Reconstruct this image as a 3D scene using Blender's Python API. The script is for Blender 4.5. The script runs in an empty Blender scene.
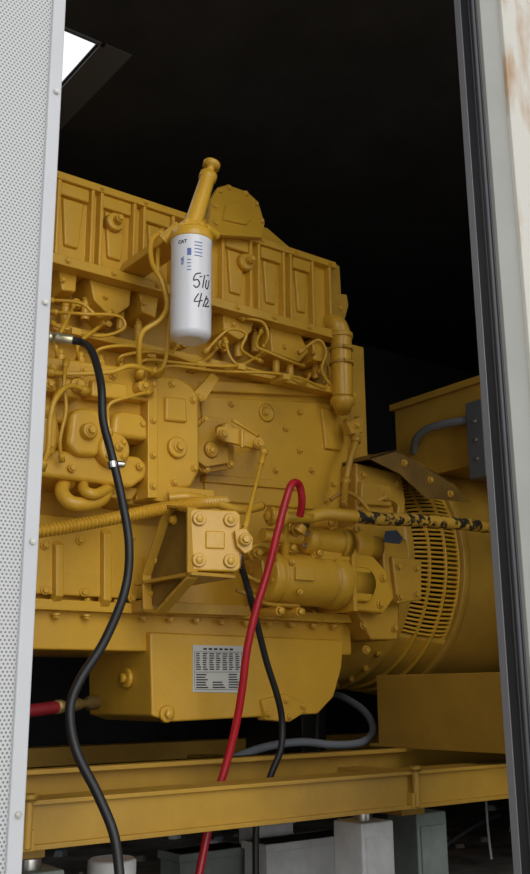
import bpy,bmesh,math,random
from mathutils import Vector,Matrix
random.seed(4)
CAM=Vector((0,0,0.5)); TILT=math.radians(14.7); ROLL=math.radians(0.53); HD=math.radians(53); FPX=967.0
F=Vector((math.cos(HD)*math.cos(TILT),math.sin(HD)*math.cos(TILT),math.sin(TILT)))
R0=Vector((math.sin(HD),-math.cos(HD),0)); U0=R0.cross(F)
R=R0*math.cos(ROLL)-U0*math.sin(ROLL); U=R0*math.sin(ROLL)+U0*math.cos(ROLL)
def ray(px,py): return F+R*((px-265)/FPX)+U*((437-py)/FPX)
def P(px,py,y):
    d=ray(px,py); return CAM+d*(y/d.y)
def PX(px,py,x):
    d=ray(px,py); return CAM+d*(x/d.x)
V=Vector
BS=0.7
scene=bpy.context.scene
col=scene.collection
# ---------------------------------------------------------------- materials
def mat(name,c,rough=0.5,metal=0.0,noise=0.0,c2=None,scale=6,bump=0.0,bscale=60,emit=None,spec=0.5):
    m=bpy.data.materials.new(name); m.use_nodes=True; nt=m.node_tree; b=nt.nodes['Principled BSDF']
    b.inputs['Base Color'].default_value=(*c,1); b.inputs['Roughness'].default_value=rough; b.inputs['Metallic'].default_value=metal
    b.inputs['Specular IOR Level'].default_value=spec
    tc=nt.nodes.new('ShaderNodeTexCoord')
    if noise>0:
        n=nt.nodes.new('ShaderNodeTexNoise'); n.inputs['Scale'].default_value=scale; n.inputs['Detail'].default_value=8; n.inputs['Roughness'].default_value=0.65
        nt.links.new(tc.outputs['Object'],n.inputs['Vector'])
        r=nt.nodes.new('ShaderNodeValToRGB'); r.color_ramp.elements[0].position=0.35; r.color_ramp.elements[1].position=0.7
        c2=c2 or tuple(v*(1-noise) for v in c)
        r.color_ramp.elements[0].color=(*c2,1); r.color_ramp.elements[1].color=(*c,1)
        nt.links.new(n.outputs['Fac'],r.inputs['Fac']); nt.links.new(r.outputs['Color'],b.inputs['Base Color'])
        mr=nt.nodes.new('ShaderNodeMapRange'); mr.inputs['To Min'].default_value=min(1,rough+0.10); mr.inputs['To Max'].default_value=max(0.05,rough-0.06)
        nt.links.new(n.outputs['Fac'],mr.inputs['Value']); nt.links.new(mr.outputs['Result'],b.inputs['Roughness'])
    if bump>0:
        n2=nt.nodes.new('ShaderNodeTexNoise'); n2.inputs['Scale'].default_value=bscale; n2.inputs['Detail'].default_value=5
        nt.links.new(tc.outputs['Object'],n2.inputs['Vector'])
        bp=nt.nodes.new('ShaderNodeBump'); bp.inputs['Strength'].default_value=bump; bp.inputs['Distance'].default_value=0.002
        nt.links.new(n2.outputs['Fac'],bp.inputs['Height']); nt.links.new(bp.outputs['Normal'],b.inputs['Normal'])
    return m
YEL=mat('yellow_engine_paint',(0.69,0.395,0.036),0.30,0,0.12,(0.60,0.335,0.030),5,0.3,110)
YEL2=mat('yellow_paint_dusty',(0.57,0.325,0.036),0.36,0,0.25,(0.43,0.235,0.026),7,0.3,90)
YEL3=mat('yellow_skid_paint',(0.54,0.315,0.042),0.40,0,0.3,(0.39,0.22,0.030),4,0.15,30)
YELD=mat('darkened_yellow_paint',(0.24,0.135,0.020),0.45,0,0.4,(0.12,0.065,0.012),8,0.2,50)  # darker yellow holding the bracket web's shade in its colour; guard shares it
BLK=mat('black_rubber',(0.014,0.014,0.015),0.45,0,0.2,None,20)
BLKT=mat('black_tape',(0.03,0.026,0.02),0.5,0,0.2,None,20)
PATCH=mat('patchy_black_tape_wrap',(0.57,0.325,0.036),0.5,0,0.9,(0.02,0.017,0.012),34)
for nd in PATCH.node_tree.nodes:
    if nd.type=='VALTORGB': nd.color_ramp.elements[0].position=0.47; nd.color_ramp.elements[1].position=0.51
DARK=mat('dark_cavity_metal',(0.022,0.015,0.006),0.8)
RED=mat('red_hose_rubber',(0.50,0.013,0.025),0.33,0,0.25,None,15)
DRED=mat('dull_red_hose',(0.24,0.010,0.016),0.5,0,0.3,None,15)
WHT=mat('white_filter_enamel',(0.76,0.77,0.80),0.3,0,0.04,None,8)
CHR=mat('steel_fitting',(0.6,0.58,0.53),0.35,1.0)
BRS=mat('brass_fitting',(0.62,0.56,0.36),0.35,0.8)
INK=mat('black_marker_ink',(0.01,0.01,0.02),0.6)
BLU=mat('blue_print_ink',(0.10,0.16,0.42),0.5)
PLT=mat('plate_metal_print',(0.60,0.61,0.56),0.4,0.0,0.1)
WALL=mat('black_lining',(0.060,0.060,0.062),0.95,0,0.35,None,3,0.4,15,None,0.1)
FLOORM=mat('dirty_steel_floor',(0.26,0.24,0.21),0.8,0,0.75,None,9,0.5,30)
GREY=mat('grey_conduit',(0.20,0.22,0.25),0.45,0,0.2)
GRYBOX=mat('grey_junction_enamel',(0.11,0.12,0.13),0.5,0,0.2)
GRN=mat('green_grey_paint',(0.30,0.35,0.32),0.6,0,0.4)
PALE=mat('pale_block_paint',(0.76,0.77,0.76),0.6,0,0.25,None,12)
FRAME=mat('grey_green_frame_paint',(0.30,0.30,0.27),0.4,0,0.12,None,5)
SEAL=mat('black_door_seal',(0.035,0.036,0.040),0.4,0,0.2)
EDGE=mat('grey_edge_metal',(0.25,0.25,0.26),0.35,0.3)
def mth(nt,op,a,c=None):
    n=nt.nodes.new('ShaderNodeMath'); n.operation=op
    for i,s in enumerate((a,c)):
        if s is None: continue
        if isinstance(s,(int,float)): n.inputs[i].default_value=s
        else: nt.links.new(s,n.inputs[i])
    return n.outputs[0]
CREAM=bpy.data.materials.new('cream_rusty_paint'); CREAM.use_nodes=True
nt=CREAM.node_tree; b=nt.nodes['Principled BSDF']; b.inputs['Roughness'].default_value=0.5
tc=nt.nodes.new('ShaderNodeTexCoord'); mp=nt.nodes.new('ShaderNodeMapping'); mp.inputs['Scale'].default_value=(12,12,4)
n=nt.nodes.new('ShaderNodeTexNoise'); n.inputs['Scale'].default_value=1.6; n.inputs['Detail'].default_value=4
sz=nt.nodes.new('ShaderNodeSeparateXYZ'); nt.links.new(tc.outputs['Object'],sz.inputs[0])
gr=nt.nodes.new('ShaderNodeMapRange'); gr.inputs['From Min'].default_value=-0.4; gr.inputs['From Max'].default_value=0.4; gr.inputs['To Min'].default_value=-0.14; gr.inputs['To Max'].default_value=0.06
nt.links.new(sz.outputs['Z'],gr.inputs['Value'])
r=nt.nodes.new('ShaderNodeValToRGB'); r.color_ramp.elements[0].position=0.50; r.color_ramp.elements[1].position=0.76
r.color_ramp.elements[0].color=(0.52,0.505,0.44,1); r.color_ramp.elements[1].color=(0.34,0.18,0.07,1)
nt.links.new(tc.outputs['Object'],mp.inputs['Vector']); nt.links.new(mp.outputs['Vector'],n.inputs['Vector'])
nt.links.new(mth(nt,'ADD',n.outputs['Fac'],gr.outputs['Result']),r.inputs['Fac']); nt.links.new(r.outputs['Color'],b.inputs['Base Color'])
PERF=bpy.data.materials.new('perforated_sheet'); PERF.use_nodes=True
nt=PERF.node_tree; b=nt.nodes['Principled BSDF']; b.inputs['Roughness'].default_value=0.45
tc=nt.nodes.new('ShaderNodeTexCoord'); sp=nt.nodes.new('ShaderNodeSeparateXYZ'); nt.links.new(tc.outputs['Object'],sp.inputs[0])
pitch=0.0047
u=mth(nt,'DIVIDE',sp.outputs['X'],pitch); v=mth(nt,'DIVIDE',sp.outputs['Z'],pitch*0.866)
row=mth(nt,'FLOOR',v); odd=mth(nt,'MULTIPLY',mth(nt,'PINGPONG',row,1.0),0.5)
fu=mth(nt,'SUBTRACT',mth(nt,'FRACT',mth(nt,'ADD',u,odd)),0.5); fv=mth(nt,'MULTIPLY',mth(nt,'SUBTRACT',mth(nt,'FRACT',v),0.5),0.866)
dd=mth(nt,'SQRT',mth(nt,'ADD',mth(nt,'MULTIPLY',fu,fu),mth(nt,'MULTIPLY',fv,fv)))
mr=nt.nodes.new('ShaderNodeMapRange'); mr.inputs['From Min'].default_value=0.22; mr.inputs['From Max'].default_value=0.31
nt.links.new(dd,mr.inputs['Value'])
mx=nt.nodes.new('ShaderNodeMix'); mx.data_type='RGBA'; mx.inputs['A'].default_value=(0.16,0.16,0.16,1); mx.inputs['B'].default_value=(0.48,0.485,0.48,1)
nt.links.new(mr.outputs['Result'],mx.inputs['Factor']); nt.links.new(mx.outputs['Result'],b.inputs['Base Color'])
PWHT=mat('white_door_enamel',(0.50,0.51,0.52),0.4,0,0.08,None,4)

# ---------------------------------------------------------------- mesh builder
class M:
    def __init__(s): s.bm=bmesh.new()
    def merge(s,b):
        bmesh.ops.recalc_face_normals(b,faces=b.faces)
        mp={}
        for v in b.verts: mp[v]=s.bm.verts.new(v.co)
        for f in b.faces:
            try: s.bm.faces.new([mp[v] for v in f.verts])
            except ValueError: pass
        b.free(); return s
    def prism(s,pts,off,bev=0.003,taper=1.0,seg=2,tx=None):
        b=bmesh.new(); c=sum(pts,V((0,0,0)))/len(pts); tx=taper if tx is None else tx
        a=[b.verts.new(p) for p in pts]; k=[b.verts.new(c+V(((p-c).x*tx,(p-c).y*taper,(p-c).z*taper))+off) for p in pts]
        n=len(pts); b.faces.new(a); b.faces.new(k[::-1])
        for i in range(n): b.faces.new([a[i],k[i],k[(i+1)%n],a[(i+1)%n]])
        bmesh.ops.recalc_face_normals(b,faces=b.faces)
        if bev>0:
            es=[e for e in b.edges if e.calc_face_angle(0)>0.35]
            bmesh.ops.bevel(b,geom=es,offset=bev*BS,segments=seg if bev<0.012 else 4,affect='EDGES',clamp_overlap=True,profile=0.5)
        return s.merge(b)
    def pp(s,pix,y,d,bev=0.004,taper=1.0):
        return s.prism([P(a,c,y) for a,c in pix],V((0,d,0)),bev,taper)
    def raised(s,pix,yfront,yback,bev=0.004,grow=1.25):
        return s.prism([P(a,c,yfront) for a,c in pix],V((0,yback-yfront,0)),bev,grow)
    def box(s,x0,x1,y0,y1,z0,z1,bev=0.003):
        return s.prism([V((x0,y0,z0)),V((x1,y0,z0)),V((x1,y0,z1)),V((x0,y0,z1))],V((0,y1-y0,0)),bev)
    def lathe(s,a,d,prof,seg=28,cap=True):
        b=bmesh.new(); d=d.normalized(); t=V((0,0,1)) if abs(d.z)<0.9 else V((1,0,0))
        e1=d.cross(t).normalized(); e2=d.cross(e1)
        rings=[]
        for (h,r) in prof:
            rings.append([b.verts.new(a+d*h+(e1*math.cos(2*math.pi*i/seg)+e2*math.sin(2*math.pi*i/seg))*r) for i in range(seg)])
        for q in range(len(rings)-1):
            for i in range(seg): b.faces.new([rings[q][i],rings[q][(i+1)%seg],rings[q+1][(i+1)%seg],rings[q+1][i]])
        if cap: b.faces.new(rings[0]); b.faces.new(rings[-1][::-1])
        return s.merge(b)
    def cyl(s,a,c,r,r2=None,seg=24,bev=0.0015):
        L=(c-a).length; r2=r if r2 is None else r2; bev=min(bev,L/3,r/3)
        return s.lathe(a,c-a,[(0,r-bev),(bev,r),(L-bev,r2),(L,r2-bev)],seg)
    def tube(s,pts,r,seg=12,sub=8,rf=None,t0=0.0,t1=1.0):
        q=[]; n=len(pts)
        for i in range(n-1):
            p0=pts[max(i-1,0)];p1=pts[i];p2=pts[i+1];p3=pts[min(i+2,n-1)]
            for k in range(sub):
                t=k/sub
                q.append(0.5*((2*p1)+(p2-p0)*t+(2*p0-5*p1+4*p2-p3)*t*t+(3*p1-p0-3*p2+p3)*t**3))
        q.append(pts[-1].copy())
        if t0>0 or t1<1: q=q[int(t0*(len(q)-1)):int(t1*(len(q)-1))+2]
        b=bmesh.new(); rings=[]; e=None; L=0
        for i,p in enumerate(q):
            d=(q[min(i+1,len(q)-1)]-q[max(i-1,0)]).normalized()
            if e is None:
                t=V((0,0,1)) if abs(d.z)<0.9 else V((1,0,0)); e=d.cross(t).normalized()
            e=(e-d*e.dot(d)).normalized(); f=d.cross(e)
            if i: L+=(p-q[i-1]).length
            rr=rf(L,i) if rf else r
            rings.append([b.verts.new(p+(e*math.cos(2*math.pi*j/seg)+f*math.sin(2*math.pi*j/seg))*rr) for j in range(seg)])
        for k in range(len(rings)-1):
            for j in range(seg): b.faces.new([rings[k][j],rings[k][(j+1)%seg],rings[k+1][(j+1)%seg],rings[k+1][j]])
        b.faces.new(rings[0]); b.faces.new(rings[-1][::-1])
        return s.merge(b)
    def sphere(s,c,r,sc=(1,1,1)):
        b=bmesh.new(); bmesh.ops.create_uvsphere(b,u_segments=24,v_segments=14,radius=r)
        for v in b.verts: v.co=V((v.co.x*sc[0],v.co.y*sc[1],v.co.z*sc[2]))+c
        return s.merge(b)
WL={}
def empty(name,loc,label=None,cat=None,**kw):
    o=bpy.data.objects.new(name,None); o.empty_display_size=0.1; o.location=loc; col.objects.link(o); WL[o]=V(loc)
    if label:o['label']=label
    if cat:o['category']=cat
    for k,v in kw.items(): o[k]=v
    return o
def mk(name,m,material,parent=None,label=None,cat=None,kind=None,**kw):
    bm=m.bm
    for f in bm.faces: f.smooth=True
    for e in bm.edges:
        if len(e.link_faces)==2 and e.calc_face_angle(0)>0.6: e.smooth=False
    vs=[v.co for v in bm.verts]
    c=V([(min(v[i] for v in vs)+max(v[i] for v in vs))/2 for i in range(3)])
    bmesh.ops.translate(bm,verts=bm.verts,vec=-c)
    me=bpy.data.meshes.new(name); bm.to_mesh(me); bm.free(); me.materials.append(material)
    o=bpy.data.objects.new(name,me); col.objects.link(o); WL[o]=c
    wn=o.modifiers.new('weighted_normals','WEIGHTED_NORMAL'); wn.keep_sharp=True; wn.weight=80
    if parent: o.parent=parent; o.location=c-WL[parent]
    else: o.location=c
    if label:o['label']=label
    if cat:o['category']=cat
    if kind:o['kind']=kind
    for k,v in kw.items(): o[k]=v
    return o
_bm={}
def bolt(parent,p,r=0.009,d=(0,-1,0),material=YEL):
    k=(r,material.name)
    if k not in _bm:
        m=M(); m.lathe(V((0,0.002,0)),V((0,-1,0)),[(0,r*1.35),(0.0045,r*1.35),(0.005,r*1.25)],18)
        m.lathe(V((0,-0.001,0)),V((0,-1,0)),[(0,r),(r*0.9,r),(r*1.05,r*0.82)],6)
        for f in m.bm.faces: f.smooth=False
        me=bpy.data.meshes.new('bolt'); m.bm.to_mesh(me); m.bm.free(); me.materials.append(material); _bm[k]=me
    o=bpy.data.objects.new('bolt',_bm[k]); col.objects.link(o); o.parent=parent; o.location=V(p)-WL[parent]
    o.rotation_mode='QUATERNION'; o.rotation_quaternion=V((0,-1,0)).rotation_difference(V(d)); WL[o]=V(p)
    return o
def bolts(parent,pix,y,r=0.009,material=YEL):
    for a,c in pix: bolt(parent,P(a,c,y),r,(0,-1,0),material)

# ================================================================ SETTING
YW=1.0
XE=4.2
m=M(); m.box(-1.2,XE,0.9,3.6,-0.06,0.0,0); mk('floor',m,FLOORM,kind='structure')
ZC=2.25; hs=(ZC-0.5)/1.6; hx=0.950*hs; hy=1.955*hs
m=M(); m.box(hx,XE,0.9,3.6,ZC,ZC+0.01,0); m.box(-1.2,hx,0.9,hy,ZC,ZC+0.01,0); m.box(-1.2,hx,hy+0.55,3.6,ZC,ZC+0.01,0); m.box(-1.2,hx-0.9,hy,hy+0.55,ZC,ZC+0.01,0)
mk('ceiling',m,WALL,kind='structure')
m=M(); m.box(hx+0.004,hx+0.016,hy-0.016,hy+0.6,ZC-0.006,ZC,0.001); m.box(hx-0.95,hx+0.016,hy-0.016,hy-0.004,ZC-0.006,ZC,0.001)
m.box(hx+0.016,hx+0.10,hy-0.016,hy+0.6,ZC-0.002,ZC,0.0005)
mk('trim_3',m,mat('dark_hatch_frame',(0.12,0.12,0.125),0.6),kind='structure')
m=M(); m.box(-1.2,XE,3.5,3.56,0,ZC,0); mk('wall_back',m,WALL,kind='structure')
m=M(); m.box(XE,XE+0.05,0.9,3.56,0,ZC,0); mk('wall_right',m,WALL,kind='structure')
m=M(); m.box(-1.25,-1.2,0.9,3.56,0,ZC,0); mk('wall_left',m,WALL,kind='structure')
xd=P(496,0,YW).x; xc=P(477,0,YW).x
r1=ray(460,0); y1_=xc*r1.y/r1.x; r2=ray(454,0); y2_=xc*r2.y/r2.x; ZT=ZC+0.3
m=M(); m.box(xd,xd+0.45,YW-0.012,YW+0.05,0,ZT,0.004); mk('wall_front',m,CREAM,kind='structure')
m=M(); m.box(xd+0.80,XE,YW-0.012,YW+0.05,0,ZT,0.004); mk('wall_side',m,CREAM,kind='structure')  # gap before this piece is an unseen opening, added to let fill light in
m=M(); m.box(xc+0.003,xd+0.004,YW-0.004,y2_,0,ZT,0.003); mk('trim_4',m,FRAME,kind='structure')
m=M(); m.box(xc,xc+0.006,YW+0.004,y1_,0,ZT,0.002); m.tube([V((xc,(YW+0.012),0)),V((xc,YW+0.012,ZT))],0.005,10,1); m.tube([V((xc,(YW*0.5+y1_*0.5),0)),V((xc,YW*0.5+y1_*0.5,ZT))],0.003,10,1); mk('trim_1',m,SEAL,kind='structure')
m=M(); m.box(xc-0.001,xc+0.004,y1_,y2_,0,ZT,0.001); mk('trim_2',m,EDGE,kind='structure')
xl=P(64,0,YW).x; xs=xl-0.015
m=M(); m.box(xl-0.62,xs,YW-0.003,YW+0.004,-0.02,ZC+0.25,0); door=mk('door_1',m,PERF,kind='structure')  # panel kept narrow; unseen opening beyond its left added to let light in
m=M(); m.box(xs-0.002,xl,YW-0.008,YW+0.012,-0.02,ZC+0.25,0.003)
e=mk('door_edge',m,PWHT,door,label='plain folded white door edge with screws')
for z in [0.1+0.28*i for i in range(9)]: bolt(e,V((xs+0.007,YW-0.008,z)),0.0026,(0,-1,0),CHR)

# ================================================================ ENGINE
E=empty('diesel_engine',(1.3,2.3,0.42),'large yellow-painted inline diesel engine with filter, starter and pump','engine')
YB=2.06; ZR=0.5
xend=P(350,500,YB).x
zpan=P(200,613,YB).z; zblk=P(250,378,YB).z
m=M(); m.box(0.45,xend,YB,2.62,zpan-0.01,zblk,0.006)
m.raised([(205,380),(345,388),(345,397),(205,391)],YB-0.016,YB+0.01,0.005,1.1)
m.raised([(202,396),(342,404),(344,470),(343,512),(206,500)],YB-0.008,YB+0.01,0.006,1.02)
m.raised([(322,408),(340,411),(341,450),(326,448)],YB-0.018,YB+0.0,0.005,1.08)
m.raised([(206,474),(300,482),(300,490),(206,482)],YB-0.016,YB+0.0,0.004,1.05)
blk=mk('engine_block',m,YEL,E)
bolts(blk,[(331,420),(333,440),(312,470),(326,500),(232,404),(300,412),(286,428),(276,470),(300,450),(334,484)],YB-0.012,0.0065)
m=M(); m.box(0.45,xend-0.01,2.005,2.1,zblk-0.012,zblk+0.008,0.004); o=mk('block_deck_ledge',m,YEL,E)
for k in range(12): bolt(o,V((0.85+k*0.09,2.03,zblk+0.007)),0.0085,(0,0,1))
m=M(); c=P(266,413,YB-0.008); m.lathe(c,V((0,-1,0)),[(-0.01,0.026),(0.004,0.026),(0.006,0.022),(0.006,0.017),(0.002,0.016),(0.002,0.0)],28)
o=mk('core_plug',m,YEL,E); bolt(o,c+V((-0.004,-0.003,0)),0.007)
ztop=1.0+ZR
m=M(); m.box(0.45,P(335,345,2.12).x,2.12,2.56,zblk-0.02,ztop+0.02,0.005); head=mk('cylinder_head',m,YEL2,E)
YC=2.0; x1=P(333,290,YC).x; z0=1.0+ZR; z1=1.232+ZR
m=M(); m.prism([V((0.45,YC+0.012,z0)),V((x1,YC+0.012,z0)),V((x1+0.008,YC+0.012,z1-0.04)),V((x1-0.01,YC+0.012,z1-0.01)),V((0.45,YC+0.012,z1-0.01))],V((0,0.45,0)),0.008)
m.box(0.45,x1+0.006,YC-0.012,YC+0.03,z1-0.020,z1,0.004)
m.box(0.45,x1+0.012,YC-0.012,YC+0.03,z0-0.012,z0+0.014,0.004)
def rib(px,py,w=0.009,top=z1-0.016,bot=z0+0.008,d=0.012):
    x=P(px,py,YC).x
    m.prism([V((x-w/2,YC-d+0.004,top)),V((x+w/2,YC-d+0.004,top)),V((x+w/2,YC-d+0.004,bot)),V((x-w/2,YC-d+0.004,bot))],V((0,0.024,0)),0.003,1.0,2,1.8)
for a,c in [(57,220),(91,228),(100,230),(133,240),(143,242),(172,250),(222,262),(250,270),(258,272),(283,280),(290,282),(312,288),(329,290)]: rib(a,c)
for a0,a1,c in [(59,89,200),(102,131,212),(145,170,222),(225,248,246),(261,281,256),(293,310,262)]:
    xx0=P(a0,c,YC).x; xx1=P(a1,c,YC).x
    m.box(xx0,xx1,YC-0.003,YC+0.02,z1-0.055,z1-0.02,0.006)
    xm=(xx0+xx1)/2; h=(xx1-xx0)/2
    m.prism([V((xm-h*0.72,YC+0.002,z1-0.06)),V((xm+h*0.72,YC+0.002,z1-0.06)),V((xm+h*0.45,YC+0.002,z0+0.05)),V((xm-h*0.45,YC+0.002,z0+0.05))],V((0,0.016,0)),0.006,1.05)
cov=mk('intake_plenum_cover',m,YEL,E)
for a,c in [(115,222),(246,262)]:
    mm=M(); p=P(a,c,YC-0.008); mm.lathe(p+V((0,0.02,0)),V((0,-1,0)),[(0,0.026),(0.022,0.024),(0.03,0.02)],22)
    mm.cyl(p+V((0,-0.005,0)),p+V((0,-0.025,0)),0.011,seg=16); o=mk('cap_boss',mm,YEL,cov); bolt(o,p+V((0,-0.025,0)),0.008)
for a in range(10):
    x=0.62+a*(x1-0.64)/9
    bolt(cov,V((x,YC-0.012,z1-0.010)),0.005); bolt(cov,V((x+0.04,YC-0.012,z0+0.002)),0.0062)
def LP(a,c,off=0): 
    p=P(a,c,1.97); s=(p.z-(z1))/0.13; return p+V((0,0.03*s+off,0))
m=M(); m.prism([LP(*k) for k in [(208,226),(215,196),(224,183),(234,180),(254,187),(264,198),(267,222),(262,238),(212,236)]],V((0,0.018,0)),0.004)
m.prism([LP(*k,0.014) for k in [(213,222),(219,198),(227,187),(234,185),(251,191),(259,201),(262,222),(256,236),(218,234)]],V((0,0.2,0)),0.004)
m.prism([LP(*k,-0.008) for k in [(222,220),(228,203),(240,200),(250,206),(252,218),(246,225)]],V((0,0.012,0)),0.004,1.08)
m.pp([(258,224),(268,228),(290,247),(285,256),(250,250)],2.03,0.25,0.006)
o=mk('aftercooler_end_cover',m,YEL,E)
for k in [(216,205),(224,188),(234,184),(251,190),(260,201),(263,220),(214,224)]: bolt(o,LP(*k,-0.001),0.007)
m=M(); m.pp([(333,262),(340,266),(342,300),(333,322),(322,322),(324,275)],2.03,0.3,0.006); m.pp([(318,292),(347,294),(349,305),(343,328),(322,328)],2.02,0.12,0.006); o=mk('plenum_end_cap',m,YEL2,E); bolts(o,[(330,302),(340,308),(330,320)],2.019,0.006)
m=M(); t=P(342,336,1.99); bt=P(341,400,1.99); t.x=bt.x=(t.x+bt.x)/2
m.tube([P(322,326,2.06),P(334,324,2.0),t+V((0,0,0.0)),t-V((0,0,0.06)),bt],0.031,20,8)
m.lathe(bt+V((0,0,0.01)),V((0,0,-1)),[(0,0.033),(0.01,0.037),(0.022,0.036),(0.026,0.03),(0.05,0.02)],24)
m.lathe(t+V((0,0,0.004)),V((0,0,-1)),[(0,0.031),(0,0.036),(0.012,0.036),(0.012,0.031)],24)
o=mk('water_outlet_pipe',m,YEL,E)
for py in (350,364):
    q=P(342,py,1.99); mm=M(); mm.lathe(V((t.x,t.y,q.z+0.005)),V((0,0,-1)),[(0,0.0325),(0,0.0352),(0.009,0.0352),(0.009,0.0325)],28,False); mm.cyl(V((t.x-0.02,t.y-0.034,q.z-0.001)),V((t.x+0.01,t.y-0.038,q.z-0.001)),0.005,seg=10); mk('hose_clamp',mm,YEL2,o)
m=M(); xe2=P(366,400,2.10).x; m.box(xend-0.005,xe2,2.10,2.6,P(360,460,2.1).z,P(360,346,2.10).z,0.006); mk('rear_end_plate',m,YEL2,E)
# ---- filter head, primer pump, fuel filter
fc=P(191,285,1.72); fz1=P(191,234,1.70).z; fz0=P(191,338,1.70).z; RF=0.0465
def fp(z): return V((fc.x,fc.y,z))
m=M(); m.lathe(fp(fz1-0.012),V((0,0,1)),[(0,0.047),(0.004,0.05),(0.022,0.049),(0.03,0.04),(0.034,0.02)],32)
m.prism([V((fc.x-0.032,fc.y-0.01,fz1+0.012)),V((fc.x+0.036,fc.y-0.01,fz1+0.012)),V((fc.x+0.03,fc.y-0.01,fz1+0.05)),V((fc.x-0.02,fc.y-0.01,fz1+0.045))],V((0,0.32,0)),0.006)
m.cyl(P(163,241,1.78),P(180,226,1.75),0.014); m.cyl(P(205,228,1.72),P(216,236,1.74),0.012)
fh=mk('filter_head',m,YEL,E); bolts(fh,[(182,226),(200,226)],fc.y-0.012,0.006)
m=M(); a=P(192,228,1.74); d=P(210,170,1.74)-a; L=d.length
m.lathe(a,d,[(0,0.024),(0.012,0.024),(0.014,0.0215),(L-0.03,0.0180),(L-0.029,0.0215),(L-0.014,0.0215),(L-0.012,0.010),(L+0.008,0.010),(L+0.009,0.021),(L+0.020,0.021),(L+0.024,0.016)],28)
mk('priming_pump',m,YEL,E)
H=fz1-fz0
m=M(); m.lathe(fp(fz0),V((0,0,1)),[(0,0.030),(0.002,0.034),(0.006,0.0415),(0.013,RF-0.001),(0.018,RF),(H-0.016,RF),(H-0.014,RF+0.0015),(H-0.004,RF+0.0015),(H,RF-0.002)],48)
fil=mk('fuel_filter',m,WHT,E,label='white cylindrical spin-on filter with handwritten marks')
nf=(V((-fc.x,-fc.y,0))).normalized(); rt=V((-nf.y,nf.x,0)); 
if rt.dot(R0)<0: rt=-rt
def wraptext(txt,size,phi,z,rot,material,name,bold=0.0,shear=0.0):
    cu=bpy.data.curves.new('t','FONT'); cu.body=txt; cu.size=size; cu.offset=bold; cu.shear=shear; cu.align_x='CENTER'; cu.align_y='CENTER'
    ob=bpy.data.objects.new('t',cu); col.objects.link(ob); bpy.context.view_layer.update()
    me=bpy.data.meshes.new_from_object(ob.evaluated_get(bpy.context.evaluated_depsgraph_get())); bpy.data.objects.remove(ob)
    q=M(); b=bmesh.new(); b.from_mesh(me); rr=RF+0.0006
    cs,sn=math.cos(rot),math.sin(rot)
    for v in b.verts:
        uu=v.co.x*cs-v.co.y*sn; vv=v.co.x*sn+v.co.y*cs; ph=phi+uu/rr
        v.co=fp(z+vv)+(nf*math.cos(ph)+rt*math.sin(ph))*rr
    q.merge(b); bpy.data.meshes.remove(me)
    return mk(name,q,material,fil)
def zf(py): return P(191,py,1.69).z
def stroke(pts,name='handwritten_mark',w=0.0015):
    q=M(); P3=[]
    for u_,v_ in pts:
        ph=math.asin(max(-0.98,min(0.98,(u_-3.5-191)/21.0))); P3.append(fp(zf(v_))+(nf*math.cos(ph)+rt*math.sin(ph))*(RF+0.0002))
    q.tube(P3,w,6,5); return mk(name,q,INK,fil)
for s_ in ([(204,274),(199,276),(197,282),(201,281),(203,285),(200,289),(197,287)],[(203,278),(212,273)],[(208,275),(206,288)],[(210,279),(209,286),(211,287),(212.5,278)],
           [(202,295),(198,303),(206,301)],[(205,294),(202,308)],[(206.5,307),(210,295)],[(209,299),(211,297),(211.5,300),(208.5,306),(212.5,304)]): stroke(s_)
wraptext('CAT',0.011,-0.45,zf(243),0.0,INK,'printed_mark',0.0004)
wraptext('FUEL',0.009,-0.42,zf(262),1.5708,BLU,'printed_mark',0.0003)
def patch(ph0,ph1,py0,py1,material,name):
    b=bmesh.new(); q=M(); rr=RF+0.0005; N=6; za,zb=zf(py0),zf(py1); A=[];B=[]
    for i in range(N+1):
        ph=ph0+(ph1-ph0)*i/N; dd_=(nf*math.cos(ph)+rt*math.sin(ph))*rr; A.append(b.verts.new(fp(za)+dd_)); B.append(b.verts.new(fp(zb)+dd_))
    for i in range(N): b.faces.new([A[i],A[i+1],B[i+1],B[i]])
    q.merge(b); return mk(name,q,material,fil)
patch(-0.2,0.0,250,257,BLU,'printed_block')
for i in range(5): patch(0.15,0.55,243+i*3.4,243.9+i*3.4,BLU,'printed_line')
for i in range(4): patch(-0.2,0.0,261+i*3.4,261.8+i*3.4,BLU,'printed_line')
# ---- ports below the plenum
def port(pix,y0,name='port_boss'):
    q=M(); q.raised(pix,y0,2.13,0.006,1.15); return mk(name,q,YEL,E)
for pix in ([(58,262),(78,268),(76,292),(62,290)],[(88,268),(132,282),(130,306),(112,318),(94,300)],[(138,285),(160,290),(156,318),(142,312)],[(222,300),(256,310),(252,332),(240,340),(224,330)],[(270,326),(300,332),(309,352),(300,362),(272,352)],[(312,338),(326,342),(326,362),(314,360)]):
    o=port(pix,2.03)
    cx=sum(a for a,_ in pix)/len(pix); cy=sum(c for _,c in pix)/len(pix)
    bolt(o,P(cx-6,cy+2,2.029),0.006)
for a,c in [(70,305),(100,325),(175,345),(215,345),(262,352),(310,372)]:
    q=M(); p=P(a,c,2.10); q.cyl(p+V((0,0.03,0)),p+V((0,-0.04,-0.01)),0.014); q.lathe(p+V((0,-0.035,-0.01)),V((0,-1,-0.2)),[(0,0.010),(0.015,0.010),(0.017,0.006)],6)
    mk('injector_fitting',q,YEL,E)
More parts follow.
